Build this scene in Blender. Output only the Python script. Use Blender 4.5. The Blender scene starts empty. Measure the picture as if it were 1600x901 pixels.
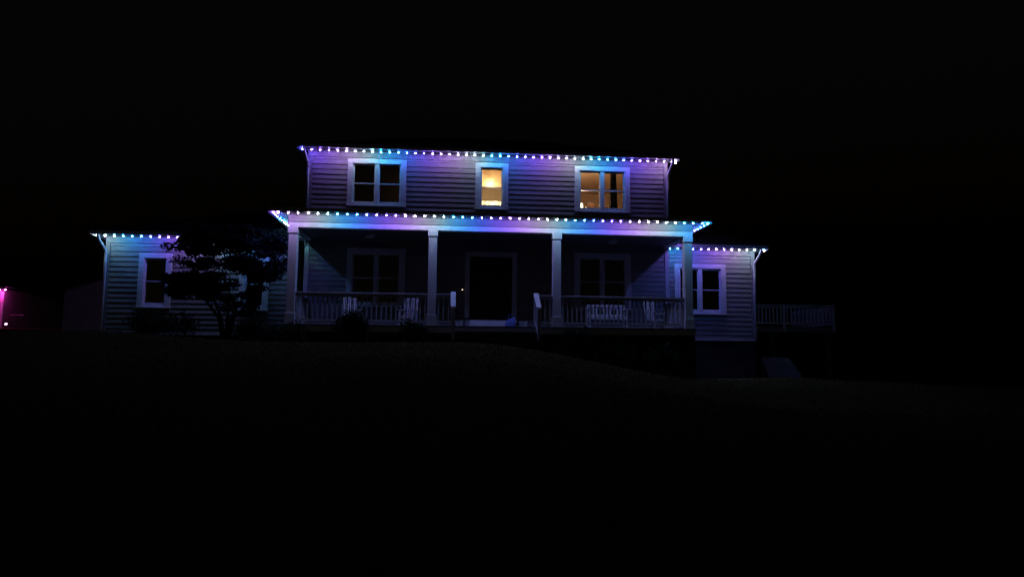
import bpy, math, random
from mathutils import Vector, Matrix
random.seed(7)
SC = bpy.context.scene
COL = SC.collection
R_ = math.radians
ZO = 1.55                      # camera eye height above the street-side lawn
def Z(z): return z + ZO        # heights measured from the eye level

# ------------------------------------------------------------------ camera
cam_d = bpy.data.cameras.new('camera'); cam = bpy.data.objects.new('camera', cam_d); COL.objects.link(cam)
cam_d.sensor_width = 36; cam_d.lens = 36 * 1090 / 1600
cam_d.clip_start = .1; cam_d.clip_end = 600
yaw, pit, rol = R_(5.13), R_(6.17), R_(0.43)
fw = Vector((math.sin(yaw) * math.cos(pit), math.cos(yaw) * math.cos(pit), math.sin(pit)))
rt = Vector((math.cos(yaw), -math.sin(yaw), 0)); up = rt.cross(fw)
rt2 = rt * math.cos(rol) + up * math.sin(rol); up2 = -rt * math.sin(rol) + up * math.cos(rol)
m3 = Matrix((rt2, up2, -fw)).transposed()
cam.matrix_world = Matrix.Translation((-1.31, -22.3, ZO)) @ m3.to_4x4()
SC.camera = cam

# ------------------------------------------------------------------ night sky
world = bpy.data.worlds.new('World'); SC.world = world; world.use_nodes = True
wn = world.node_tree; bg = wn.nodes['Background']
sky = wn.nodes.new('ShaderNodeTexSky'); sky.sky_type = 'NISHITA'; sky.sun_disc = False
sky.sun_elevation = R_(-4); sky.sun_rotation = R_(200)
wn.links.new(sky.outputs[0], bg.inputs[0]); bg.inputs[1].default_value = 0.075
vs = SC.view_settings; vs.view_transform = 'Standard'; vs.look = 'None'; vs.exposure = 0; vs.gamma = 1
try:
    SC.cycles.use_light_tree = True
    SC.cycles.max_bounces = 6; SC.cycles.diffuse_bounces = 2
    SC.cycles.use_denoising = True
    SC.cycles.caustics_reflective = False; SC.cycles.caustics_refractive = False
    SC.cycles.sample_clamp_indirect = 1.5
except Exception: pass

# ------------------------------------------------------------------ materials
def new_mat(name):
    m = bpy.data.materials.new(name); m.use_nodes = True
    return m, m.node_tree.nodes, m.node_tree.links, m.node_tree.nodes['Principled BSDF']
def mat(name, col, rough=.6, var=.12, scale=3, stretch=(1, 1, 1), bump=0, bscale=40, spec=.4, metal=0):
    m, n, l, b = new_mat(name)
    tc = n.new('ShaderNodeTexCoord'); mp = n.new('ShaderNodeMapping'); mp.inputs['Scale'].default_value = stretch
    l.new(tc.outputs['Object'], mp.inputs[0])
    ns = n.new('ShaderNodeTexNoise'); ns.inputs['Scale'].default_value = scale; ns.inputs['Detail'].default_value = 6
    l.new(mp.outputs[0], ns.inputs['Vector'])
    rp = n.new('ShaderNodeValToRGB'); rp.color_ramp.elements[0].position = .3; rp.color_ramp.elements[1].position = .7
    rp.color_ramp.elements[0].color = [c * (1 - var) for c in col] + [1]
    rp.color_ramp.elements[1].color = [min(1, c * (1 + var)) for c in col] + [1]
    l.new(ns.outputs['Fac'], rp.inputs[0]); l.new(rp.outputs[0], b.inputs['Base Color'])
    b.inputs['Roughness'].default_value = rough; b.inputs['Metallic'].default_value = metal
    b.inputs['Specular IOR Level'].default_value = spec
    if bump:
        n2 = n.new('ShaderNodeTexNoise'); n2.inputs['Scale'].default_value = bscale; n2.inputs['Detail'].default_value = 4
        l.new(mp.outputs[0], n2.inputs['Vector'])
        bp = n.new('ShaderNodeBump'); bp.inputs['Strength'].default_value = bump; bp.inputs['Distance'].default_value = .01
        l.new(n2.outputs['Fac'], bp.inputs['Height']); l.new(bp.outputs[0], b.inputs['Normal'])
    return m
def glow(name, col, s):
    m, n, l, b = new_mat(name)
    b.inputs['Base Color'].default_value = (.8, .8, .8, 1)
    b.inputs['Emission Color'].default_value = (*col, 1); b.inputs['Emission Strength'].default_value = s
    return m
M = dict(
    siding=mat('siding_paint', (.27, .26, .255), .55, .10, 2.2, (.25, 1, 3), .35, 26),
    trim=mat('white_trim_paint', (.72, .72, .73), .45, .05, 4, (1, 1, 1), .15, 30),
    rail=mat('railing_paint', (.52, .52, .53), .5, .10, 5, (1, 1, 1), .2, 30),
    soffit=mat('soffit_vinyl', (.6, .6, .6), .5, .05, 3),
    deckrail=mat('weathered_rail', (.26, .26, .27), .7, .15, 5),
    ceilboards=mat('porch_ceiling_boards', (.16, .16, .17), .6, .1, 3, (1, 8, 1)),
    roof=mat('asphalt_shingle', (.035, .035, .038), .95, .4, 9, (1, 3, 1), .6, 30, spec=.1),
    gutter=mat('gutter_metal', (.55, .55, .55), .4, .05, 3),
    door=mat('dark_door_paint', (.012, .011, .014), .4, .2, 3),
    dark=mat('dark_metal', (.02, .02, .022), .4, .2, 6),
    deckwood=mat('porch_boards', (.08, .076, .072), .6, .15, 4, (1, 8, 1), .3, 20),
    concrete=mat('concrete', (.17, .155, .14), .9, .2, 5, (1, 1, 1), .6, 25),
    foundation=mat('foundation_block', (.03, .03, .028), .9, .2, 4, (1, 1, 1), .5, 25),
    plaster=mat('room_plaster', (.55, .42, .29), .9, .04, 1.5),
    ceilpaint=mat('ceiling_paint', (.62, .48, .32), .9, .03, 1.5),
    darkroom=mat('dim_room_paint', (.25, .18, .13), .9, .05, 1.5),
    wood=mat('dark_wood', (.09, .045, .022), .4, .25, 4, (1, 1, 6), .2, 30),
    cloth_dark=mat('dark_curtain_cloth', (.03, .028, .03), .9, .2, 20),
    pot=mat('glazed_pot', (.5, .49, .52), .35, .1, 6),
    bluebag=mat('blue_fabric', (.12, .2, .55), .7, .15, 8, (1, 1, 1), .5, 14),
    bark=mat('bark', (.025, .02, .016), .95, .3, 14, (1, 1, .3), .8, 20),
    chairpaint=mat('chair_paint', (.6, .6, .62), .5, .05, 6),
    pinkwall=mat('neighbour_siding', (.5, .47, .48), .6, .06, 2),
    shedwall=mat('shed_siding', (.34, .28, .27), .7, .1, 2),
)
def leaf_mat(name, col):
    m, n, l, b = new_mat(name)
    g = n.new('ShaderNodeNewGeometry'); rp = n.new('ShaderNodeValToRGB')
    rp.color_ramp.elements[0].color = [c * .6 for c in col] + [1]; rp.color_ramp.elements[1].color = [c * 1.5 for c in col] + [1]
    l.new(g.outputs['Random Per Island'], rp.inputs[0]); l.new(rp.outputs[0], b.inputs['Base Color'])
    b.inputs['Roughness'].default_value = .8; b.inputs['Specular IOR Level'].default_value = .05
    return m
M['leaf'] = leaf_mat('maple_leaf', (.02, .019, .017)); M['shrub'] = leaf_mat('shrub_leaf', (.025, .035, .018))
def glass():
    m = bpy.data.materials.new('window_glass'); m.use_nodes = True; n = m.node_tree.nodes; l = m.node_tree.links; n.clear()
    o = n.new('ShaderNodeOutputMaterial'); t = n.new('ShaderNodeBsdfTransparent'); t.inputs[0].default_value = (.88, .9, .9, 1)
    g = n.new('ShaderNodeBsdfGlossy'); g.inputs['Roughness'].default_value = .02
    f = n.new('ShaderNodeFresnel'); f.inputs[0].default_value = 1.5; x = n.new('ShaderNodeMixShader')
    l.new(f.outputs[0], x.inputs[0]); l.new(t.outputs[0], x.inputs[1]); l.new(g.outputs[0], x.inputs[2]); l.new(x.outputs[0], o.inputs[0])
    return m
M['glass'] = glass()
def shade_cloth():
    m = bpy.data.materials.new('shade_cloth'); m.use_nodes = True; n = m.node_tree.nodes; l = m.node_tree.links; n.clear()
    o = n.new('ShaderNodeOutputMaterial'); d = n.new('ShaderNodeBsdfDiffuse'); d.inputs[0].default_value = (.6, .5, .35, 1)
    t = n.new('ShaderNodeBsdfTranslucent'); t.inputs[0].default_value = (.9, .60, .34, 1); x = n.new('ShaderNodeMixShader'); x.inputs[0].default_value = .65
    l.new(d.outputs[0], x.inputs[1]); l.new(t.outputs[0], x.inputs[2]); l.new(x.outputs[0], o.inputs[0]); return m
M['shade'] = shade_cloth()

# ------------------------------------------------------------------ mesh helpers
class MB:
    def __init__(s): s.v = []; s.f = []
    def box(s, x0, x1, y0, y1, z0, z1):
        b = len(s.v); s.v += [(x0, y0, z0), (x1, y0, z0), (x1, y1, z0), (x0, y1, z0), (x0, y0, z1), (x1, y0, z1), (x1, y1, z1), (x0, y1, z1)]
        s.f += [tuple(b + i for i in q) for q in ((0, 3, 2, 1), (4, 5, 6, 7), (0, 1, 5, 4), (1, 2, 6, 5), (2, 3, 7, 6), (3, 0, 4, 7))]; return s
    def hexa(s, pts):
        b = len(s.v); s.v += [tuple(p) for p in pts]
        s.f += [tuple(b + i for i in q) for q in ((0, 3, 2, 1), (4, 5, 6, 7), (0, 1, 5, 4), (1, 2, 6, 5), (2, 3, 7, 6), (3, 0, 4, 7))]; return s
    def bar(s, a, b, w, h):                      # rectangular bar between two points
        a = Vector(a); b = Vector(b); d = (b - a).normalized()
        sx = d.cross(Vector((0, 0, 1)));
        if sx.length < 1e-3: sx = Vector((1, 0, 0))
        sx.normalize(); u = sx.cross(d).normalized()
        P = []
        for p in (a, b):
            for i, j in ((-1, -1), (1, -1), (1, 1), (-1, 1)): P.append(p + sx * (i * w / 2) + u * (j * h / 2))
        return s.hexa([P[0], P[1], P[2], P[3], P[4], P[5], P[6], P[7]])
    def tube(s, pts, rads, n=8, cap=True):
        b0 = len(s.v); pts = [Vector(p) for p in pts]; ref = Vector((.31, .95, .1)).normalized()
        for i, p in enumerate(pts):
            d = (pts[min(i + 1, len(pts) - 1)] - pts[max(i - 1, 0)]).normalized()
            a = d.cross(ref)
            if a.length < .05: a = d.cross(Vector((1, 0, 0)))
            a.normalize(); c = d.cross(a); r = rads[i] if hasattr(rads, '__len__') else rads
            for k in range(n):
                t = 2 * math.pi * k / n; s.v.append(tuple(p + a * (r * math.cos(t)) + c * (r * math.sin(t))))
        for i in range(len(pts) - 1):
            for k in range(n):
                k2 = (k + 1) % n; s.f.append((b0 + i * n + k, b0 + i * n + k2, b0 + (i + 1) * n + k2, b0 + (i + 1) * n + k))
        if cap: s.f.append(tuple(b0 + k for k in range(n))[::-1]); s.f.append(tuple(b0 + (len(pts) - 1) * n + k for k in range(n)))
        return s
    def lathe(s, prof, n=16, c=(0, 0, 0)):
        b0 = len(s.v)
        for r, z in prof:
            for k in range(n):
                t = 2 * math.pi * k / n; s.v.append((c[0] + r * math.cos(t), c[1] + r * math.sin(t), c[2] + z))
        for i in range(len(prof) - 1):
            for k in range(n):
                k2 = (k + 1) % n; s.f.append((b0 + i * n + k, b0 + i * n + k2, b0 + (i + 1) * n + k2, b0 + (i + 1) * n + k))
        s.f.append(tuple(b0 + k for k in range(n))[::-1]); s.f.append(tuple(b0 + (len(prof) - 1) * n + k for k in range(n)))
        return s
    def face(s, *p):
        b = len(s.v); s.v += [tuple(q) for q in p]; s.f.append(tuple(range(b, b + len(p)))); return s
    def build(s, name, m, parent=None, bevel=0, smooth=False, loc=None):
        me = bpy.data.meshes.new(name); me.from_pydata(s.v, [], s.f); me.update()
        if smooth:
            for p in me.polygons: p.use_smooth = True
        o = bpy.data.objects.new(name, me); COL.objects.link(o)
        me.materials.append(M[m] if isinstance(m, str) else m)
        if parent: o.parent = parent
        if loc: o.location = loc
        if bevel:
            bv = o.modifiers.new('bevel', 'BEVEL'); bv.width = bevel; bv.segments = 2; bv.limit_method = 'ANGLE'
        return o
def B(name, m, parent, x0, x1, y0, y1, z0, z1, bevel=0): return MB().box(x0, x1, y0, y1, z0, z1).build(name, m, parent, bevel)
def tag(o, label, cat=None, group=None, kind=None):
    if label: o['label'] = label
    if cat: o['category'] = cat
    if group: o['group'] = group
    if kind: o['kind'] = kind
    return o
def thing(name, label, cat, loc=(0, 0, 0), group=None):
    o = bpy.data.objects.new(name, None); COL.objects.link(o); o.location = loc; o.empty_display_size = .2
    return tag(o, label, cat, group)
def structure(o): o['kind'] = 'structure'; return o
def stuff(o): o['kind'] = 'stuff'; return o

# ------------------------------------------------------------------ the lawn
def sm(t): t = max(0, min(1, t)); return t * t * (3 - 2 * t)
def ground(x, y):
    t = max(-1.5, min(1, (y + 22.3) / 18.3))
    h = 2.08 * (t if t < .8 else .8 + .2 * math.sin((t - .8) / .2 * math.pi / 2) * 1.0)
    lf = sm((-6 - x) / 5); h += .22 * lf * sm((y + 12) / 10)
    if y > 1: h += .052 * (min(y, 60) - 1) * sm((-9 - x) / 6)
    h -= .95 * sm((x + 1.2) / 7.6) * sm((y + 17) / 10)
    if x > 11: h -= .05 * min(x - 11, 40)
    h += .03 * math.sin(x * .7 + y * .31) * math.sin(y * .53)
    return h
def axis(lo, hi, fine0, fine1, fs, cs):
    a = []; x = lo
    while x < hi:
        a.append(x); x += fs if fine0 <= x < fine1 else cs
    a.append(hi); return a
xs = axis(-140, 140, -25, 25, .5, 6); ys = axis(-60, 160, -24, 12, .5, 6)
gb = MB(); gb.v = [(x, y, ground(x, y)) for y in ys for x in xs]
nx = len(xs); gb.f = [(j * nx + i, j * nx + i + 1, (j + 1) * nx + i + 1, (j + 1) * nx + i) for j in range(len(ys) - 1) for i in range(nx - 1)]
M['grass'] = mat('lawn_grass', (.085, .072, .026), .95, .2, 6, (1, 1, 1), .6, 60, spec=0)
structure(gb.build('ground', 'grass', smooth=True))
gr = MB(); rg = random.Random(3)
for k in range(45000):
    x = rg.uniform(-15, 16); y = rg.uniform(-21, -3.4) if k % 3 else rg.uniform(-12, -3.4)
    z = ground(x, y); a = rg.uniform(0, 6.28); h = rg.uniform(.02, .055); w = .009
    dx, dy = math.cos(a) * w, math.sin(a) * w
    gr.face((x - dx, y - dy, z), (x + dx, y + dy, z), (x + rg.uniform(-.04, .04), y + rg.uniform(-.04, .04), z + h))
M['blade'] = leaf_mat('grass_blade', (.075, .062, .016)); g_o = gr.build('grass', 'blade'); tag(g_o, 'short dark grass of the sloping front lawn', 'grass', kind='stuff')

# ------------------------------------------------------------------ the house
house = thing('house', 'two storey house with lap siding, white trim, front porch and coloured eave lights', 'house', (0, 0, Z(.6)))
HZ = Z(.6)
def HB(name, m, x0, x1, y0, y1, z0, z1, bevel=0, parent=None, px=(0, 0, 0)):
    """box given in scene x, y and eye-level heights, made a part of the house"""
    mb = MB().box(x0 - px[0], x1 - px[0], y0 - px[1], y1 - px[1], z0 - .6 - px[2], z1 - .6 - px[2])
    return mb.build(name, m, parent or house, bevel)
def part_empty(name, x, y, z, parent=house):
    o = bpy.data.objects.new(name, None); COL.objects.link(o); o.parent = parent; o.location = (x, y, z - .6); o.empty_display_size = .1
    return o
def split(x0, x1, z0, z1, openings):
    segs = [(x0, x1)]
    for (a, b, c, d) in openings:
        if d <= z0 + .003 or c >= z1 - .003: continue
        ns = []
        for s0, s1 in segs:
            if b <= s0 or a >= s1: ns.append((s0, s1)); continue
            if a > s0: ns.append((s0, a))
            if b < s1: ns.append((b, s1))
        segs = ns
    return [s for s in segs if s[1] - s[0] > .02]
def front_wall(x0, x1, z0, z1, y, openings, t=.14, lap=.162, zs=None, corner=True):
    # sheathing behind, with real openings
    w = MB(); zc = sorted({z0, z1} | {max(z0, min(z1, v)) for o in openings for v in o[2:]})
    for a, b in zip(zc, zc[1:]):
        for s0, s1 in split(x0, x1, a, b, openings): w.box(s0, s1, y + .015, y + t, a - .6, b - .6)
    w.build('wall', 'siding', house)
    # each lapped board, thick edge down
    c0 = .12 if corner else 0
    z = z0 if zs is None else zs; n = 0; rr = random.Random(int(x0 * 97 + z0 * 31))
    while z < z1 - .02:
        zt = min(z + lap, z1)
        # a board cut by an opening's top or bottom edge is split at that edge
        cuts = sorted({z, zt} | {v for o in openings for v in o[2:] if z + .02 < v < zt - .02 and o[1] > x0 and o[0] < x1})
        for ca, cb in zip(cuts, cuts[1:]):
            for s0, s1 in split(x0 + c0, x1 - c0, ca, cb, openings):
                fa = (ca - z) / lap; fb = (cb - z) / lap; th = lambda f: y - .030 + .020 * f
                e = rr.uniform(-.002, .002)
                MB().hexa([(s0, th(fa) + e, ca - .6), (s1, th(fa) + e, ca - .6), (s1, y + .014, ca - .6), (s0, y + .014, ca - .6),
                           (s0, th(fb) + e, cb - .6), (s1, th(fb) + e, cb - .6), (s1, y + .014, cb - .6), (s0, y + .014, cb - .6)]).build('siding_board', 'siding', house); n += 1
        z += lap
    if corner:
        HB('corner_board', 'trim' if corner == 'w' else 'siding', x0 - .02, x0 + .11, y - .04, y + .05, z0, z1)
        HB('corner_board', 'trim' if corner == 'w' else 'siding', x1 - .11, x1 + .02, y - .04, y + .05, z0, z1)
    return n
def side_wall(x, y0, y1, z0, z1, sgn, lap=.162):
    HB('side_wall', 'siding', min(x, x - sgn * .12), max(x, x - sgn * .12), y0, y1, z0, z1)
    mb = MB(); z = z0
    while z < z1 - .03:
        zt = min(z + lap, z1) - .6; zb = z - .6; a, b, c = x + sgn * .004, x + sgn * .03, x + sgn * .01
        p = [(a, y0, zb), (b, y0, zb), (b, y1, zb), (a, y1, zb), (a, y0, zt), (c, y0, zt), (c, y1, zt), (a, y1, zt)]
        mb.hexa(p); z += lap
    stuff(mb.build('side_siding', 'siding', house))

HW = 5.87
WINU = [(-4.64, -2.77, 4.97, 6.53), (-.54, .54, 4.97, 6.53), (2.74, 4.60, 4.97, 6.53)]
WINL = [(-4.57, -2.73, 1.75, 3.63), (2.72, 4.60, 1.75, 3.63)]
DOOR = (-.83, .84, 1.08, 3.59)
n = 0
n += front_wall(-HW, HW, 4.55, 6.57, 0, WINU)
n += front_wall(-HW, HW, .95, 4.19, 0, WINL + [DOOR], zs=.95, corner='w')
LW0, LW1, RW1, WY = -12.14, -HW, 9.07, .6
WINLW = [(-11.13, -10.11, 1.66, 3.40), (-8.02, -7.10, 1.62, 3.36)]
WINRW = [(6.27, 8.06, 1.70, 3.42)]
LWE = -6.34
n += front_wall(LW0, LWE, .87, 3.72, WY, WINLW)
HB('added_recess_wall', 'siding', LWE, -HW - .12, 2.6, 2.7, .87, 3.9); HB('added_recess_wall', 'siding', LWE - .1, LWE, WY + .15, 2.6, .87, 3.9)  # recess added so the strip between wing and porch stays dark
n += front_wall(HW + .003, RW1, .87, 3.72, WY, WINRW)
print('siding boards', n)
side_wall(-HW - .002, .05, 8, .95, 6.74, -1); side_wall(HW + .002, .05, 8, .95, 6.74, 1)
side_wall(LW0, WY + .05, 7.5, .87, 3.9, -1); side_wall(RW1, WY + .05, 7.5, .87, 3.9, 1)
HB('back_wall', 'siding', -HW, HW, 8, 8.14, .9, 6.7); HB('back_wall', 'siding', LW0, -HW - .15, 7.5, 7.6, .9, 3.9); HB('back_wall', 'siding', HW + .15, RW1, 7.5, 7.6, .9, 3.9)
# friezes under the soffits, starter strips, foundations
HB('frieze_board', 'siding', -HW - .02, HW + .02, -.045, .05, 6.573, 6.745)
HB('frieze_board', 'siding', LW0 - .02, LWE, WY - .045, WY + .05, 3.723, 3.915)
HB('frieze_board', 'siding', HW + .01, RW1 + .02, WY - .045, WY + .05, 3.723, 3.915)
HB('starter_strip', 'trim', HW + .01, RW1 + .02, WY - .055, WY + .02, .835, .867)
HB('starter_strip', 'trim', LW0 - .02, LWE, WY - .055, WY + .02, .835, .867)
HB('foundation', 'foundation', LW0 + .03, LW1, WY + .01, 7.4, -.2, .834)
HB('foundation', 'foundation', HW, RW1 - .03, WY + .01, 7.4, -.9, .834)
HB('foundation', 'foundation', -HW + .03, HW - .03, .1, 7.9, -.4, .94)

# ---- windows
def window(o, y, cols, jamb=.17, deep=.11):
    x0, x1, z0, z1 = o; w = part_empty('window', (x0 + x1) / 2, y, z0)
    cx, cz = (x0 + x1) / 2, z0
    def P(name, m, a, b, c, d, e, f, bev=0):
        return MB().box(a - cx, b - cx, c, d, e - cz, f - cz).build(name, m, w, bev)
    yo, yi = -.055, deep
    P('casing', 'trim', x0, x0 + jamb, yo, .014, z0 + .10, z1, .006)
    P('casing', 'trim', x1 - jamb, x1, yo, .014, z0 + .10, z1, .006)
    P('head_casing', 'trim', x0 + jamb + .001, x1 - jamb - .001, yo - .002, .014, z1 - .15, z1 + .001, .006)
    P('sill', 'trim', x0 - .015, x1 + .015, yo - .04, .013, z0 + .003, z0 + .048, .008)
    P('apron', 'trim', x0 + .005, x1 - .005, yo + .012, .012, z0 + .05, z0 + .099)
    gx0, gx1, gz0, gz1 = x0 + jamb, x1 - jamb, z0 + .10, z1 - .15
    # frame jambs running back into the wall
    fr = MB()
    for a, b, e, f in ((gx0, gx0 + .025, gz0, gz1), (gx1 - .025, gx1, gz0, gz1), (gx0 + .026, gx1 - .026, gz1 - .025, gz1), (gx0 + .026, gx1 - .026, gz0, gz0 + .03)):
        fr.box(a - cx, b - cx, -.03, yi, e - cz, f - cz)
    fr.build('frame', 'trim', w)
    mull = .13; ww = (gx1 - gx0 - .05 - mull * (cols - 1)) / cols
    for c in range(cols):
        a = gx0 + .025 + c * (ww + mull); b = a + ww
        if c: P('mullion', 'trim', a - mull, a, -.042, yi, gz0 + .03, gz1 - .025, .005)
        mz = (gz0 + gz1) / 2 + .015
        for nm, e, f, yy in (('upper_sash', mz - .018, gz1 - .026, .02), ('lower_sash', gz0 + .031, mz + .018, .052)):
            s = MB(); t = .024
            for p, q, r, u in ((a, a + t, e, f), (b - t, b, e, f), (a + t, b - t, f - .032, f), (a + t, b - t, e, e + (.05 if nm[0] == 'l' else .032))):
                s.box(p - cx, q - cx, yy, yy + .028, r - cz, u - cz)
            so = s.build(nm, 'trim', w)
            P('pane', 'glass', a + t, b - t, yy + .011, yy + .015, e + .032, f - .032)
    return w
wu = [window(o, 0, c) for o, c in zip(WINU, (2, 1, 2))]
wl = [window(o, 0, 2) for o in WINL]
ww = [window(WINLW[0], WY, 1), window(WINLW[1], WY, 1), window(WINRW[0], WY, 2)]

# ---- front door with its sidelights and threshold
dr = part_empty('front_door', 0, 0, 1.08)
def DP(name, m, a, b, c, d, e, f, bev=0): return MB().box(a, b, c, d, e - 1.08, f - 1.08).build(name, m, dr, bev)
DP('casing', 'trim', -.83, -.68, -.055, .014, 1.08, 3.59, .006); DP('casing', 'trim', .69, .84, -.055, .014, 1.08, 3.59, .006)
DP('head_casing', 'trim', -.679, .689, -.057, .014, 3.43, 3.592, .006)
DP('threshold', 'trim', -.8, .8, -.34, .0, 1.085, 1.36, .01)
d_ = MB().box(-.47, .48, .05, .09, .29, 2.34)
for a, b, e, f in ((-.36, -.04, .45, .95), (.05, .37, .45, .95), (-.36, -.04, 1.1, 2.15), (.05, .37, 1.1, 2.15)): d_.box(a, b, .038, .052, e, f)
d_.build('door_panel', 'door', dr, .006)
DP('sidelight', 'door', -.678, -.50, .06, .08, 1.37, 3.42); DP('sidelight', 'door', .51, .688, .06, .08, 1.37, 3.42)
DP('jamb', 'door', -.499, -.471, .0, .1, 1.365, 3.425); DP('jamb', 'door', .481, .509, .0, .1, 1.365, 3.425)
MB().lathe([(.01, 0), (.03, .01), (.032, .03), (.02, .05)], 12).build('door_knob', 'dark', dr, smooth=True, loc=(.40, .02, 1.05))
bell = HB('doorbell', 'dark', -.925, -.885, -.065, -.03, 2.29, 2.40)
bell.name = 'doorbell'
MB().lathe([(.012, -.006), (.016, 0), (.012, .008)], 10).build('button_light', glow('doorbell_glow', (1, .6, .45), 7), bell, loc=(-.905, -.07, 2.345 - .6))

# ---- porch
PY, PF = -2.2, 1.07
HB('porch_floor', 'deckwood', -5.95, 5.95, -2.33, -.031, PF - .04, PF)
HB('porch_skirt', 'foundation', -5.92, 5.92, -2.27, -2.2, -.6, PF - .041)
HB('porch_rim', 'trim', -5.93, 5.93, -2.30, -2.271, PF - .2, PF - .041)
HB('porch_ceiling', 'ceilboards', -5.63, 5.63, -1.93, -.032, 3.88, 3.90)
# box beam: two lapped fascia boards, dark strip standing in for their shadow line
HB('beam', 'trim', -5.93, 5.93, PY, PY + .25, 3.84, 3.985)
HB('beam_fascia', 'siding', -5.935, 5.935, PY - .02, PY + .02, 3.995, 4.2)
HB('beam_shadow_strip', 'dark', -5.92, 5.92, PY + .004, PY + .24, 3.9855, 3.9945)
for s in (-1, 1):
    a, b = sorted((s * 5.93, s * 5.68)); HB('side_beam', 'trim', a, b, PY + .251, -.035, 3.84, 4.2)
for s in (-1, 1):
    mb = MB().lathe([(.05, 0), (.15, .0), (.16, -.05), (.1, -.1), (.02, -.12)], 20)
    mb.build('porch_ceiling_light', 'trim', house, smooth=True, loc=(s * 3.75 + .0, -1.1, 3.878 - .6))
for cx in (-5.79, -1.82, 1.82, 5.79):
    c = part_empty('porch_column', cx, PY + .125, PF)
    w = .118; H = 3.838 - PF
    MB().box(-w, w, -w, w, .34, H - .181).build('shaft', 'trim', c, .006)
    MB().box(-.142, .142, -.142, .142, H - .17, H).build('cap', 'trim', c, .006)
    MB().box(-.128, .128, -.128, .128, H - .182, H - .169).build('cap_moulding', 'dark', c)
    MB().box(-.14, .14, -.14, .14, .0, .30).build('base', 'trim', c, .006)
    MB().box(-.128, .128, -.128, .128, .301, .339).build('base_moulding', 'trim', c, .008)
BAL = MB().box(-.018, .018, -.018, .018, 0, .70).build('baluster', 'rail'); BALM = BAL.data; bpy.data.objects.remove(BAL)
def railing(name, p0, p1, z=PF, parent=house, top=.93, ndist=.138, root_off=.6, mesh=BALM, m='rail'):
    p0 = Vector((*p0, 0)); p1 = Vector((*p1, 0)); L = (p1 - p0).length; d = (p1 - p0) / L
    r = bpy.data.objects.new(name, None); COL.objects.link(r); r.parent = parent; r.empty_display_size = .1
    r.location = (p0.x, p0.y, z - root_off); r.rotation_euler = (0, 0, math.atan2(d.y, d.x))
    MB().box(0, L, -.065, .065, top - .038, top).build('cap_rail', m, r, .006)
    MB().box(0, L, -.022, .022, top - .115, top - .05).build('top_rail', m, r)
    MB().box(0, L, -.022, .022, .09, .15).build('bottom_rail', m, r)
    n = max(1, int(L / ndist)); st = L / n
    for k in range(n):
        o = bpy.data.objects.new('baluster', mesh); COL.objects.link(o); o.parent = r; o.location = (st * (k + .5), 0, .13)
        o.rotation_euler = (0, random.uniform(-.006, .006), 0)
    return r
ry = PY + .11
railing('porch_railing', (-5.67, ry), (-1.94, ry)); railing('porch_railing', (-1.70, ry), (-1.26, ry))
railing('porch_railing', (1.26, ry), (1.70, ry)); railing('porch_railing', (1.94, ry), (5.67, ry))
railing('porch_railing', (-5.8, -1.93), (-5.8, -.04)); railing('porch_railing', (5.8, -1.93), (5.8, -.04))
for s in (-1, 1):
    HB('newel_post', 'rail', s * 1.205 - .05, s * 1.205 + .05, ry - .05, ry + .05, PF, PF + .87, .005)
    h = part_empty('stair_railing', s * 1.205, ry, PF)
    MB().bar((0, -.05, .975), (0, -.76, .50), .14, .035).build('handrail', 'trim', h, .004)
    MB().bar((0, -.05, .86), (0, -.74, .42), .05, .07).build('top_rail', 'rail', h)
    MB().bar((0, -.05, .13), (0, -.74, -.31), .05, .07).build('bottom_rail', 'rail', h)
    for k in range(5): MB().box(-.018, .018, -.018, .018, 0, .72).build('baluster', 'rail', h, loc=(0, -.12 - .115 * k, .10 - .0733 * k))
    MB().box(-.045, .045, -.045, .045, -.42, .47).build('end_post', 'rail', h, .005, loc=(0, -.76, 0))
for k in range(3):
    HB('step', 'deckwood', -1.14, 1.14, -2.331 - .28 * (k + 1), -2.331 - .28 * k, PF - .17 * (k + 1) - .04, PF - .17 * (k + 1))
    HB('riser', 'foundation', -1.13, 1.13, -2.331 - .28 * (k + 1) + .02, -2.331 - .28 * k - .001, PF - .17 * (k + 1) - .22, PF - .17 * (k + 1) - .041)

# ---- roofs
def hip(name, x0, x1, y0, y1, ze, pitch, xr0, xr1, yr, zr, t=.06):
    mb = MB(); e = ze - .6; zz = zr - .6
    lo = [(x0, y0, e), (x1, y0, e), (x1, y1, e), (x0, y1, e)]
    mb.v = lo + [(xr0, yr, zz), (xr1, yr, zz)] + [(a, b, c - t) for a, b, c in lo]
    mb.f = [(0, 1, 5, 4), (1, 2, 5), (2, 3, 4, 5), (3, 0, 4), (0, 6, 7, 1), (1, 7, 8, 2), (2, 8, 9, 3), (3, 9, 6, 0), (9, 8, 7, 6)]
    return mb.build(name, 'roof', house)
hip('roof', -6.15, 6.15, -.46, 8.5, 6.86, 0, -2.2, 2.2, 4.0, 8.65)
hip('wing_roof', LW0 - .32, -HW - .01, .13, 8.0, 4.03, 0, LW0 + 3.6, -HW - .02, 4.0, 5.6)
hip('wing_roof', HW + .01, RW1 + .32, .13, 8.0, 4.03, 0, HW + .02, RW1 - 1.6, 4.0, 5.6)
# porch roof: low hip leaning on the wall
mb = MB(); e = 4.32 - .6; tz = 4.87 - .6
mb.v = [(-6.46, -2.6, e), (6.46, -2.6, e), (6.46, -.05, e), (-6.46, -.05, e), (-5.2, -.05, tz), (5.2, -.05, tz)]
mb.v += [(a, b, c - .05) for a, b, c in mb.v[:4]]
mb.f = [(0, 1, 5, 4), (1, 2, 5), (3, 0, 4), (2, 3, 4, 5), (0, 6, 7, 1), (1, 7, 8, 2), (2, 8, 9, 3), (3, 9, 6, 0), (9, 8, 7, 6)]
mb.build('porch_roof', 'roof', house)
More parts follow.
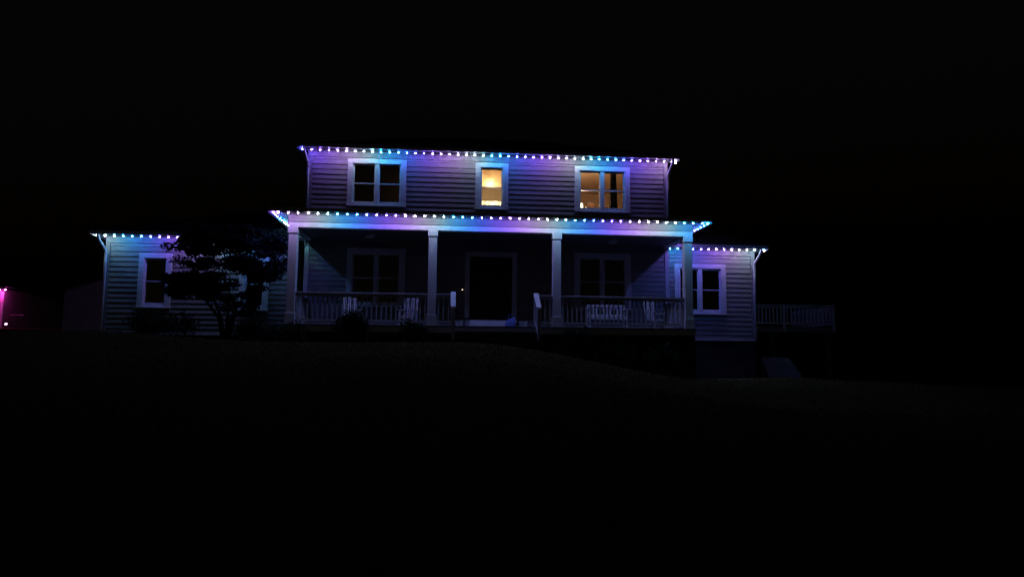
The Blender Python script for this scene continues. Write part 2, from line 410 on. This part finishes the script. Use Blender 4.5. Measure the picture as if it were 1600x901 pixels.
# soffits, fascias, gutters
HB('soffit', 'soffit', -6.10, 6.10, -.398, -.0, 6.752, 6.77)
HB('soffit', 'soffit', LW0 - .27, LW1 - .01, .20, WY, 3.92, 3.935); HB('soffit', 'soffit', HW + .01, RW1 + .27, .20, WY, 3.92, 3.935)
HB('soffit', 'soffit', LW0 - .27, LW0 - .03, WY + .001, 7.6, 3.92, 3.935); HB('soffit', 'soffit', RW1 + .03, RW1 + .27, WY + .001, 7.6, 3.92, 3.935)
HB('soffit', 'soffit', -6.36, 6.36, -2.50, -.04, 4.206, 4.22)
def gutter(name, x0, x1, y, z):           # half-box profile along x
    mb = MB()
    mb.hexa([(x0, y - .09, z - .6), (x1, y - .09, z - .6), (x1, y, z - .6), (x0, y, z - .6), (x0, y - .12, z - .495), (x1, y - .12, z - .495), (x1, y, z - .495), (x0, y, z - .495)])
    return mb.build(name, 'gutter', house, .006)
gutter('gutter', -6.15, 6.15, -.402, 6.745); gutter('gutter', LW0 - .32, LW1 - .02, .198, 3.915); gutter('gutter', HW + .02, RW1 + .32, .198, 3.915)
gutter('gutter', -6.4, 6.4, -2.502, 4.21)
def sidegut(x, s, y0, y1, z):
    a, b = sorted((x, x + s * .10)); return HB('side_fascia', 'deckrail', a, b, y0, y1, z, z + .11)
for s in (-1, 1):
    sidegut(s * 6.102, s, -.39, 8.3, 6.745); sidegut(s * 6.362, s, -2.49, -.06, 4.21)
sidegut(LW0 - .272, -1, .21, 7.9, 3.915); sidegut(RW1 + .272, 1, .21, 7.9, 3.915)
# downspouts: outlet elbow from the gutter back to the wall, then down
def downspout(x, yg, yw, z, zb, lean=0):
    pts = [(x + lean, yg, z - .6), (x + lean, yg, z - .67), (x + lean * .6, yg + .06, z - .80), (x + lean * .15, yw - .14, z - 1.02), (x, yw - .09, z - 1.12), (x, yw - .09, z - 1.3), (x, yw - .09, zb - .6)]
    mb = MB().tube(pts, .042, 8); return mb.build('downspout', 'trim', house, smooth=True)
downspout(-HW - .0, -.47, 0, 6.745, 4.75, -.08); downspout(HW + .0, -.47, 0, 6.745, 4.75, .08)
downspout(LW0 + .02, .13, WY, 3.915, .9, -.1); downspout(RW1 - .02, .13, WY, 3.915, .9, .1)

# ------------------------------------------------------------------ coloured eave lights
KEY = [(0, (.03, .46, 1.0)), (.22, (.035, .12, 1.0)), (.42, (.24, .085, 1.0)), (.62, (.50, .27, .85)), (.80, (.54, .54, .64)), (.93, (.20, .60, .66)), (1, (.03, .46, 1.0))]
def phase(p):
    p %= 1
    for (a, ca), (b, cb) in zip(KEY, KEY[1:]):
        if a <= p <= b:
            t = (p - a) / (b - a); return tuple(ca[i] * (1 - t) + cb[i] * t for i in range(3))
NP = 24; S_BULB = 520
LENS = [glow('lens_glow', phase(k / NP), S_BULB) for k in range(NP)]
PINK = glow('magenta_lens_glow', (1, .06, .62), 420)
lens_prof = [(.0185, 0), (.0175, -.006), (.012, -.011), (.004, -.014)]
def lens_mesh(m):
    o = MB().lathe(lens_prof[::-1], 12).build('bulb', m, smooth=False); me = o.data; bpy.data.objects.remove(o); return me
LM = [lens_mesh(m) for m in LENS]; PM = lens_mesh(PINK)
for v in PM.vertices: v.co *= 2.0
def string(label, runs, z, col, meshes=None, group='strings of eave lights on the house', name='light_string'):
    """runs: list of (x0,y0,x1,y1,n, phase function); a slim track with a lens every step"""
    t = thing(name, label, 'string lights', (runs[0][0], runs[0][1], Z(z)), group)
    ox, oy = runs[0][0], runs[0][1]
    tr = MB()
    for (x0, y0, x1, y1, n, ph) in runs:
        tr.bar((x0 - ox, y0 - oy, .012), (x1 - ox, y1 - oy, .012), .035, .018)
        for k in range(n):
            f = k / max(1, n - 1); x = x0 + (x1 - x0) * f; y = y0 + (y1 - y0) * f
            me = meshes if meshes else LM[int(round(ph(x, y) * NP)) % NP]
            o = bpy.data.objects.new('bulb', me); COL.objects.link(o); o.parent = t; o.location = (x - ox + random.uniform(-.004, .004), y - oy, .002)
    tr.build('track', 'dark', t)
    return t
# phases: where along each eave the colour turns cyan
up_ph = lambda x, y: (x + 3.50) / 3.48
po_ph = lambda x, y: (x + 4.55) / 3.36
lw_ph = lambda x, y: (x + 11.9) / 3.6 + .93
rw_ph = lambda x, y: (x - 6.05) / 3.3
string('string of coloured lights along the topmost roof eave, above the second floor windows',
       [(-6.02, -.30, 5.97, -.30, 45, up_ph), (6.11, -.22, 6.11, -.1, 1, lambda x, y: .7)], 6.70, None)
string('longest string of coloured lights, wrapped round the porch roof edge above the columns',
       [(-6.15, -2.49, 6.13, -2.49, 46, po_ph), (-6.30, -2.45, -6.30, -.3, 9, lambda x, y: .46 - min(.56, (y + 2.45) * .36)), (6.30, -2.45, 6.30, -.3, 9, lambda x, y: .0 + min(.5, (y + 2.45) * .28))], 4.185, None)
string('blue and violet string lights on the left wing eave, partly behind the small tree',
       [(LW0 - .20, .27, -6.9, .27, 21, lw_ph), (LW0 - .22, .42, LW0 - .22, .5, 1, lambda x, y: .95), (LW0 - .24, 1.35, LW0 - .24, 5, 6, lambda x, y: .55)], 3.89, None)  # last run: unseen bulbs added down the side to light the shed
string('blue to white string lights on the right wing eave, right of the porch',
       [(HW + .16, .27, RW1 + .17, .27, 13, rw_ph), (RW1 + .28, .34, RW1 + .28, .4, 1, lambda x, y: .7), (RW1 + .28, 1.4, RW1 + .28, 4.6, 5, lambda x, y: .25 + y * .03)], 3.89, None)

# ------------------------------------------------------------------ rooms behind the upper windows
def room(x0, x1, y0, y1, z0, z1, wallm, ceilm):
    r = part_empty('room', 0, 0, .6)
    for nm, a in (('room_wall', (x0, x1, y1, y1 + .05, z0, z1)), ('room_wall', (x0 - .05, x0, y0, y1, z0, z1)), ('room_wall', (x1, x1 + .05, y0, y1, z0, z1)), ('room_ceiling', (x0, x1, y0, y1, z1, z1 + .05)), ('room_floor', (x0, x1, y0, y1, z0 - .05, z0))):
        a = list(a); a[4] -= .6; a[5] -= .6
        MB().box(*a).build(nm, ceilm if 'ceil' in nm else wallm, r)
    return r
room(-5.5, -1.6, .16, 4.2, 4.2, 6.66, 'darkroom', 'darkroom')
room(-1.4, 1.4, .16, 2.6, 4.2, 6.66, 'plaster', 'ceilpaint')
room(1.6, 5.5, .16, 4.2, 4.2, 6.66, 'plaster', 'plaster')
def lamp_light(name, parent, loc, W, col, rad):
    d = bpy.data.lights.new(name, 'POINT'); d.energy = W; d.color = col; d.shadow_soft_size = rad
    o = bpy.data.objects.new(name, d); COL.objects.link(o); o.parent = parent; o.location = loc; return o
# middle room: a globe pendant behind a drawn blind, half curtain at the sill
pend = thing('globe_lamp', 'glowing round globe lamp seen through the narrow middle upstairs window', 'lamp', (-.05, .34, Z(5.88)))
MB().tube([(0, 0, .04), (0, 0, .74)], .008, 6).build('cord', 'dark', pend)
MB().lathe([(.012, -.07), (.045, -.055), (.07, -.015), (.07, .02), (.045, .055), (.012, .07)][::1], 16).build('globe', glow('globe_glow', (1, .80, .50), 60), pend, smooth=True)
lamp_light('lamp_bulb_light', pend, (0, .5, -.1), 24, (1, .74, .45), .06)
bl = thing('roller_blind', 'translucent yellow roller blind drawn over the upper half of the middle upstairs window', 'blind', (0, .2, Z(6.40)))
MB().face((-.45, 0, -.62), (.45, 0, -.62), (.45, 0, 0), (-.45, 0, 0)).build('blind_cloth', 'shade', bl)
MB().tube([(-.46, 0, .02), (.46, 0, .02)], .02, 8).build('roller', 'trim', bl); MB().box(-.45, .45, -.008, .012, -.645, -.622).build('hem_bar', 'wood', bl)
cu = thing('half_curtain', 'bright white half curtain across the bottom of the middle upstairs window', 'curtain', (0, .24, Z(5.06)))
cm = MB(); NN = 60
for k in range(NN + 1):
    x = -.5 + k / NN; yy = .006 * math.sin(k * 1.05); cm.v += [(x, yy, -.1), (x, yy, .27)]
cm.f = [(2 * k, 2 * k + 2, 2 * k + 3, 2 * k + 1) for k in range(NN)]
cc = cm.build('cloth', 'white_cloth' if 'white_cloth' in M else M['chairpaint'], cu, smooth=True)
mm = M['shade'].copy(); mm.name = 'white_curtain_cloth'; mm.node_tree.nodes['Translucent BSDF'].inputs[0].default_value = (.95, .92, .72, 1); mm.node_tree.nodes['Diffuse BSDF'].inputs[0].default_value = (.9, .88, .8, 1)
cc.data.materials[0] = mm
MB().tube([(-.52, 0, .28), (.52, 0, .28)], .007, 6).build('curtain_rod', 'dark', cu)
ld = thing('curtain_backlight', 'unseen lamp added to light the white half curtain of the middle upstairs window', 'lamp', (.05, .75, Z(5.08)))  # added lamp, out of sight, backlights the half curtain
MB().lathe([(.06, 0), (.06, .015), (.012, .03), (.012, .07)], 12).build('base', 'dark', ld, smooth=True)
MB().lathe([(.04, .07), (.05, .11), (.03, .15)], 12).build('bulb', glow('curtain_backlight_glow', (1, .8, .5), 12), ld, smooth=True)
lamp_light('lamp_bulb_light', ld, (0, -.1, .2), 30, (1, .8, .5), .05)
# right room: table lamp, framed picture, dark drapes
dresser = thing('dresser', 'low dark dresser under the right upstairs window', 'dresser', (3.5, .62, Z(4.28)))
MB().box(-.75, .75, -.22, .22, .08, .80).build('body', 'wood', dresser, .01)
for k in range(3): MB().box(-.7, .7, -.235, -.221, .13 + .22 * k, .32 + .22 * k).build('drawer', 'wood', dresser, .006)
tl = thing('table_lamp', 'bright white shaded table lamp in the lower left of the right upstairs window', 'lamp', (3.02, .52, Z(5.09)))
MB().lathe([(.07, 0), (.07, .02), (.03, .05), (.015, .10)], 14).build('base', 'wood', tl, smooth=True)
MB().lathe([(.11, .09), (.095, .30)], 16).build('lamp_shade', glow('lamp_shade_glow', (1, .82, .5), 6), tl, smooth=True)
lamp_light('lamp_bulb_light', tl, (0, .02, .30), 230, (1, .56, .32), .08)
cd = thing('candle_lamp', 'slim lit candle lamp beside the white shaded lamp in the right upstairs window', 'lamp', (3.22, .50, Z(5.09)))
MB().lathe([(.03, 0), (.03, .015), (.012, .03)], 10).build('base', 'wood', cd); MB().lathe([(.014, .03), (.017, .12), (.008, .19)], 10).build('flame_bulb', glow('candle_glow', (1, .65, .2), 5), cd, smooth=True)
for lab, x, w, dz, h in (('dark curtain hanging in the right pane of the right upstairs window', 4.13, .24, 0, 1.75),):
    c = thing('curtain', lab, 'curtain', (x, .32, Z(6.55)))
    q = MB(); NN = 36
    for k in range(NN + 1):
        xx = -w / 2 + w * k / NN; yy = .03 * math.sin(k * .9); q.v += [(xx * .8, yy, 0), (xx * 1.0, yy * 1.1, -.7), (xx * 1.35, yy * 1.4, -h)]
    q.f = [f for k in range(NN) for f in ((3 * k, 3 * k + 3, 3 * k + 4, 3 * k + 1), (3 * k + 1, 3 * k + 4, 3 * k + 5, 3 * k + 2))]
    q.build('drape', 'cloth_dark', c, smooth=True)
    MB().tube([(-.5, .0, .02), (.35, 0, .02)], .012, 8).build('curtain_rod', 'dark', c)
pf = thing('picture_frame', 'dark framed picture between lamp and mullion in the right upstairs window', 'picture', (3.46, .70, Z(5.09)))
MB().box(-.12, .12, -.01, .01, 0, .40).build('backing', 'wood', pf)
for a, b, e, f in ((-.13, -.10, -.0, .41), (.10, .13, 0, .41), (-.1, .1, .38, .41), (-.1, .1, 0, .03)): MB().box(a, b, -.025, -.011, e, f).build('frame_side', 'dark', pf)
# left room: unseen lamp added far inside for a faint ceiling glow
fl = thing('room_fill_lamp', 'unseen lamp added to dimly light the dark left upstairs room', 'lamp', (-2.1, 3.6, Z(4.95)))
MB().lathe([(.1, 0), (.1, .02), (.02, .05), (.02, .3)], 12).build('base', 'dark', fl); MB().lathe([(.14, .3), (.09, .5)], 14).build('lamp_shade', 'darkroom', fl, smooth=True)
lamp_light('lamp_bulb_light', fl, (0, 0, 1.2), 4, (1, .72, .5), .05)

# ------------------------------------------------------------------ porch things
def rocker(label, x, y, rz, scale=.82, group='white slatted chairs on the porch'):
    t = thing('rocking_chair', label, 'rocking chair', (x, y, Z(PF)), group); t.rotation_euler = (0, 0, rz); t.scale = (scale,) * 3
    for s in (-1, 1):
        MB().tube([(s * .25, -.42, .075), (s * .25, -.25, .03), (s * .25, 0, .015), (s * .25, .25, .03), (s * .25, .45, .085)], .017, 6).build('rocker', 'chairpaint', t)
        MB().box(-.02, .02, -.02, .02, .02, .62).build('front_leg', 'chairpaint', t, loc=(s * .25, -.22, 0))
        MB().bar((s * .25, .2, .03), (s * .25, .34, 1.08), .04, .035).build('back_post', 'chairpaint', t)
        MB().box(-.045, .045, -.3, .28, .62, .643).build('armrest', 'chairpaint', t, .006, loc=(s * .27, 0, 0))
    for k in range(6): MB().box(-.24, .24, -.035, .035, -.01, .01).build('seat_slat', 'chairpaint', t, loc=(0, -.21 + .085 * k, .40 - .01 * k))
    MB().box(-.24, .24, -.012, .012, .33, .385).build('seat_rail', 'chairpaint', t, loc=(0, -.24, 0))
    for k in range(6): MB().bar((-.19 + .076 * k, .225, .42), (-.19 + .076 * k, .325, 1.02), .045, .014).build('back_slat', 'chairpaint', t)
    MB().bar((-.26, .335, 1.06), (.26, .335, 1.06), .03, .08).build('crest_rail', 'chairpaint', t)
    return t
rocker('white slatted rocking chair behind the railing, just left of the second column', -2.55, -1.15, R_(-18))
rocker('white slatted rocking chair below the left ground floor window, behind the dark round shrub', -4.25, -1.0, R_(22))
rocker('white slatted rocking chair at the far right end of the porch', 5.05, -1.2, R_(28))
bn = thing('porch_bench', 'white slatted bench under the right ground floor window', 'bench', (3.55, -1.1, Z(PF)))
for s in (-1, 1):
    MB().box(-.03, .03, -.25, -.19, 0, .6).build('front_leg', 'chairpaint', bn, loc=(s * .58, 0, 0)); MB().box(-.03, .03, .2, .26, 0, .78).build('back_leg', 'chairpaint', bn, loc=(s * .58, 0, 0))
    MB().box(-.035, .035, -.28, .26, .6, .63).build('armrest', 'chairpaint', bn, .005, loc=(s * .58, 0, 0))
for k in range(5): MB().box(-.56, .56, -.035, .035, .39, .41).build('seat_slat', 'chairpaint', bn, loc=(0, -.18 + .09 * k, 0))
MB().box(-.55, .55, -.245, -.225, .30, .38).build('apron', 'chairpaint', bn)
MB().box(-.55, .55, .21, .25, .72, .79).build('crest_rail', 'chairpaint', bn); MB().box(-.55, .55, .21, .25, .44, .48).build('lower_rail', 'chairpaint', bn)
for k in range(10): MB().box(-.02, .02, .22, .24, .48, .72).build('back_slat', 'chairpaint', bn, loc=(-.49 + .109 * k, 0, 0))

def leaf_cloud(n, sampler, size, rnd, mb=None):
    mb = mb or MB()
    for _ in range(n):
        c = Vector(sampler(rnd)); s = size * rnd.uniform(.6, 1.3)
        a = Vector((rnd.gauss(0, 1), rnd.gauss(0, 1), rnd.gauss(0, .6))).normalized(); b = a.cross(Vector((rnd.gauss(0, 1), rnd.gauss(0, 1), rnd.gauss(0, 1)))).normalized()
        mb.face(c - a * s, c - b * s * .45, c + a * s, c + b * s * .45)
    return mb
def pot(label, x, y, r, h, plant, m='pot'):
    t = thing('flower_pot', label, 'pot', (x, y, Z(PF)), 'pots on the porch beside the door')
    MB().lathe([(r * .7, 0), (r * .8, .01), (r, h * .8), (r * 1.08, h * .82), (r * 1.08, h), (r * .95, h), (r * .9, h * .9)], 18).build('pot', m, t, smooth=False)
    if plant:
        rnd = random.Random(int(x * 50)); leaf_cloud(120, lambda q: (q.gauss(0, r * .8), q.gauss(0, r * .8), h + abs(q.gauss(0, plant))), .035, rnd).build('foliage', 'shrub', t)
    return t
pot('pale round pot left of the front door, farthest from the doorway', -1.00, -.75, .115, .25, .04)
pot('pale pot left of the front door, touching the white threshold', -.77, -.62, .095, .28, .03)
pot('pale round pot with a bushy plant right of the front door', .98, -.85, .12, .24, .14)
bg_ = thing('blue_tote_bag', 'blue fabric tote bag slumped on the right end of the door threshold', 'bag', (.60, -.52, Z(PF)))
tm = MB(); prof = [(0, .15, .11), (.1, .16, .12), (.24, .155, .1), (.31, .14, .06), (.34, .13, .03)]
for i, (z, a, b) in enumerate(prof):
    for k in range(16):
        t = 2 * math.pi * k / 16; c, s = math.cos(t), math.sin(t); e = .4
        tm.v.append((a * math.copysign(abs(c) ** e, c) + .03 * z, b * math.copysign(abs(s) ** e, s), z + (.07 * c if i >= 3 else 0)))
tm.f = [(i * 16 + k, i * 16 + (k + 1) % 16, (i + 1) * 16 + (k + 1) % 16, (i + 1) * 16 + k) for i in range(4) for k in range(16)] + [tuple(range(15, -1, -1)), tuple(range(64, 80))]
tm.build('bag_body', 'bluebag', bg_, smooth=True)
MB().tube([(-.07, -.03, .36), (-.05, -.03, .46), (.04, -.03, .47), (.07, -.03, .40)], .009, 6).build('handle', 'bluebag', bg_)
sp = thing('small_pot', 'little dark pot squeezed between the blue bag and the plant pot', 'pot', (.80, -.68, Z(PF)))
MB().lathe([(.035, 0), (.05, .12), (.055, .13), (.045, .135)], 12).build('pot', 'concrete', sp); leaf_cloud(40, lambda q: (q.gauss(0, .03), q.gauss(0, .03), .14 + abs(q.gauss(0, .05))), .025, random.Random(4)).build('foliage', 'shrub', sp)

# ------------------------------------------------------------------ planting
def shrub(label, x, y, rx, rz_, n=1500, name='shrub', lift=.0, seed=None):
    z = ground(x, y); t = thing(name, label, 'shrub', (x, y, z), 'dark shrubs along the house')
    rnd = random.Random(int(x * 37 + 1000)); lumps = [(rnd.uniform(-.6, .6) * rx, rnd.uniform(-.4, .4) * rx, rnd.uniform(.25, .8) * rz_, rnd.uniform(.3, .6)) for _ in range(9)]
    def smp(q):
        l = q.choice(lumps); v = Vector((q.gauss(0, 1), q.gauss(0, 1), q.gauss(0, 1))).normalized() * (q.random() ** .4) * l[3]
        return (l[0] + v.x * rx, l[1] + v.y * rx, max(.03, l[2] + v.z * rz_ * .75))
    leaf_cloud(n, smp, .045, rnd).build('foliage', 'shrub', t)
    st = MB()
    for l in lumps[:5]: st.tube([(0, 0, -.05), (l[0] * .5, l[1] * .5, l[2] * .5), (l[0], l[1], l[2])], [.02, .014, .005], 5)
    st.build('stem', 'bark', t)
    return t
shrub('tall dark round shrub in front of the porch railing, left of the second column', -3.95, -3.0, .62, .85, 2200)
shrub('low dark shrub at the foot of the leftmost porch column', -5.6, -3.0, .6, .55)
shrub('low dark shrub at the foot of the second porch column', -2.15, -2.95, .65, .62)
shrub('dark shrub right of the stairs, at the foot of the third porch column', 2.2, -3.0, .6, .9, 2000)
shrub('wide dark shrub in front of the white bench', 3.4, -3.05, .7, .75)
shrub('low dark shrub near the rightmost porch column', 4.8, -3.0, .8, .9)
shrub('dark shrub under the leftmost window of the left wing', -10.6, -.3, .75, .8, 2000)
shrub('low spreading shrub left of the small tree on the left wing', -9.3, -.6, .7, .7)
shrub('bushy dark shrub between the small tree and the porch', -6.9, -1.4, .8, .75, 2000)
# small multi-stemmed tree
TX, TY = -7.9, -.95
tz_ = ground(TX, TY)
tree = thing('small_tree', 'small leafy multi-stemmed tree in front of the left wing, hiding much of its eave', 'tree', (TX, TY, tz_))
rnd = random.Random(12); stems = MB(); tips = []
for k in range(5):
    a = k * 1.3 + .4; r = .12
    p0 = Vector((math.cos(a) * .05, math.sin(a) * .05, -.1)); p1 = Vector((math.cos(a) * .22, math.sin(a) * .2, .7)); p2 = Vector((math.cos(a) * .75, math.sin(a) * .5, 1.35)); p3 = Vector((math.cos(a) * 1.35, math.sin(a) * .7, 2.3 + .25 * (k % 3)))
    stems.tube([p0, p1, p2, p3], [.06, .045, .028, .01], 7)
    for j in range(5):
        b = p1.lerp(p2, rnd.random()) if j < 2 else p2.lerp(p3, rnd.random()); e = b + Vector((rnd.uniform(-.7, .7), rnd.uniform(-.5, .5), rnd.uniform(.1, .6)))
        stems.tube([b, b.lerp(e, .5) + Vector((0, 0, .06)), e], [.018, .011, .005], 5); tips.append(e)
    tips += [p3, p2]
stems.build('trunk', 'bark', tree, smooth=True)
clumps = []
for k in range(125):                                   # crown: flattened layered clumps, outline uneven
    a = rnd.uniform(0, 6.28); q = rnd.random() ** .55
    sq = lambda v: math.copysign(abs(v) ** .72, v)
    x = sq(math.cos(a)) * 1.80 * q; z = 2.25 + sq(math.sin(a)) * (1.15 if math.sin(a) > 0 else .95) * q
    z = z + (.10 * x if z < 2.2 else .02 * x)                                   # leans down towards the porch
    if x > .15 and z < 1.95: continue
    clumps.append((x, rnd.uniform(-.75, .75) * math.sqrt(max(0, 1 - q * q * .7)), z, rnd.uniform(.16, .36)))
for k in range(34): clumps.append((-1.35 + k * .095, rnd.uniform(-.1, .55), rnd.uniform(2.85, 3.35), rnd.uniform(.2, .34)))
for e in tips: clumps.append((e.x, e.y, e.z, .2))
def csm(q):
    c = q.choice(clumps); v = Vector((q.gauss(0, 1), q.gauss(0, 1), q.gauss(0, 1))).normalized() * (q.random() ** .5)
    return (c[0] + v.x * c[3] * 1.25, c[1] + v.y * c[3], c[2] + v.z * c[3] * .6)
leaf_cloud(38000, csm, .05, rnd).build('crown', 'leaf', tree)

# ------------------------------------------------------------------ deck at the right, wall below it
DBM = BALM.copy(); DBM.materials[0] = M['deckrail']
for v in DBM.vertices: v.co.z *= .8
deck = thing('side_deck', 'raised wooden deck with baluster railing beyond the right end of the house', 'deck', (RW1 + .05, 2.2, Z(1.43)))
def DK(name, m, *a, bevel=0): return MB().box(*a).build(name, m, deck, bevel)
for k in range(22): DK('deck_board', 'deckwood', .03, 3.69, .005 + k * .145, .14 + k * .145, -.035, 0)
DK('rim_joist', 'deckwood', .03, 3.69, -.04, 0, -.2, 0); DK('rim_joist', 'deckwood', 3.692, 3.73, -.04, 3.2, -.2, 0)
for x in (.1, 1.75, 3.64):
    DK('deck_post', 'deckrail', x - .045, x + .045, -.085, -.041, -.18, .81)
for x in (1.35, 3.5): DK('support_post', 'foundation', x - .07, x + .07, .02, .16, -2.6, -.2)
railing('deck_railing', (.15, -.062), (1.7, -.062), z=0, parent=deck, root_off=0, top=.79, m='deckrail', mesh=DBM); railing('deck_railing', (1.8, -.062), (3.59, -.062), z=0, parent=deck, root_off=0, top=.79, m='deckrail', mesh=DBM)
railing('deck_railing', (3.66, 0), (3.66, 3.1), z=0, parent=deck, root_off=0, top=.79, m='deckrail', mesh=DBM)
rw = MB(); xa, xb, xc = 9.88, 10.90, 10.95
for k in (0, 1):                                   # front face leans back like a banked slab
    rw.v += [(xa, 1.15 + k, Z(-.75)), (xc, 1.15 + k, Z(-.75)), (xc, 1.25 + k * .9, Z(-.22)), (xb, 1.95 + k * .2, Z(.31)), (xa, 1.95 + k * .2, Z(.31))]
rw.f = [(0, 1, 2, 3, 4), (9, 8, 7, 6, 5)] + [(i, (i + 5), (i + 1) % 5 + 5, (i + 1) % 5) for i in range(5)]
tag(rw.build('retaining_wall', 'concrete', bevel=.01), 'short pale concrete wall with a sloping end, below the side deck', 'wall')

# ------------------------------------------------------------------ shed and neighbour far left
SX, SY = -17.15, 8.0
shed = thing('shed', 'dim grey gabled shed behind the left end of the house', 'shed', (SX, SY, Z(1.15)))
sd = MB(); pk = 2.6; hh = 1.72
for yy in (0, 3.5): sd.v += [(0, yy, -.1), (2 * pk, yy, -.1), (2 * pk, yy, hh), (pk, yy, hh + pk * .345), (0, yy, hh)]
sd.f = [(0, 1, 2, 3, 4), (9, 8, 7, 6, 5), (0, 5, 6, 1), (1, 6, 7, 2), (4, 9, 5, 0)]
sd.build('walls', 'shedwall', shed)
ro = MB(); ro.bar((-.18, -.15, 0), (-.18, -.15, 0.01), .01, .01)
ro = MB().hexa([(-.2, -.2, hh - .06), (pk, -.2, hh + pk * .345 + .01), (pk, 3.7, hh + pk * .345 + .01), (-.2, 3.7, hh - .06), (-.2, -.2, hh + .0), (pk, -.2, hh + pk * .345 + .07), (pk, 3.7, hh + pk * .345 + .07), (-.2, 3.7, hh)])
ro.hexa([(pk, -.2, hh + pk * .345 + .01), (2 * pk + .2, -.2, hh - .06), (2 * pk + .2, 3.7, hh - .06), (pk, 3.7, hh + pk * .345 + .01), (pk, -.2, hh + pk * .345 + .07), (2 * pk + .2, -.2, hh), (2 * pk + .2, 3.7, hh), (pk, 3.7, hh + pk * .345 + .07)])
ro.build('roof', 'roof', shed)
MB().box(-.03, .08, -.03, .0, 0, hh - .05).build('corner_board', 'shedwall', shed)
NX, NY = -31.0, 27.0
nb = thing('neighbour_house', 'distant house at the left edge lit by magenta eave lights', 'house', (NX, NY, Z(2.1)))
MB().box(-9, 0, 0, 8, -.6, 2.62).build('walls', 'pinkwall', nb)
MB().box(-.12, .03, -.03, .05, 0, 2.6).build('corner_board', 'trim', nb)
q = MB(); q.v = [(-9.5, -.6, 2.72), (.5, -.6, 2.72), (.5, 8.5, 2.72), (-9.5, 8.5, 2.72), (-6, 4, 4.2), (-3, 4, 4.2)]; q.f = [(0, 1, 5, 4), (1, 2, 5), (2, 3, 4, 5), (3, 0, 4), (3, 2, 1, 0)]
q.build('roof', 'roof', nb)
MB().box(-9.4, .4, -.62, -.58, 2.6, 2.72).build('gutter', 'gutter', nb)
MB().bar((-.0, -.5, 2.62), (.35, -.4, 2.36), .08, .08).build('downspout', 'trim', nb)
MB().box(0.05, 1.0, .6, .7, .92, .97).build('fence_rail', 'rail', nb)
string('string of magenta lights on the distant house at the left edge', [(NX - 5.5, NY - .34, NX + .28, NY - .34, 18, lambda x, y: 0)], 4.66, None, meshes=PM, group='strings of magenta lights at the left edge')
pl = thing('path_light', 'small bright pinkish ground light beside the distant house', 'lamp', (-29.75, NY - 1.6, Z(1.98)))
MB().tube([(0, 0, 0), (0, 0, .28)], .02, 6).build('stake', 'dark', pl); MB().lathe([(.02, .28), (.055, .30), (.055, .35), (.02, .38)], 12).build('lens', glow('path_glow', (1, .3, .8), 30), pl)
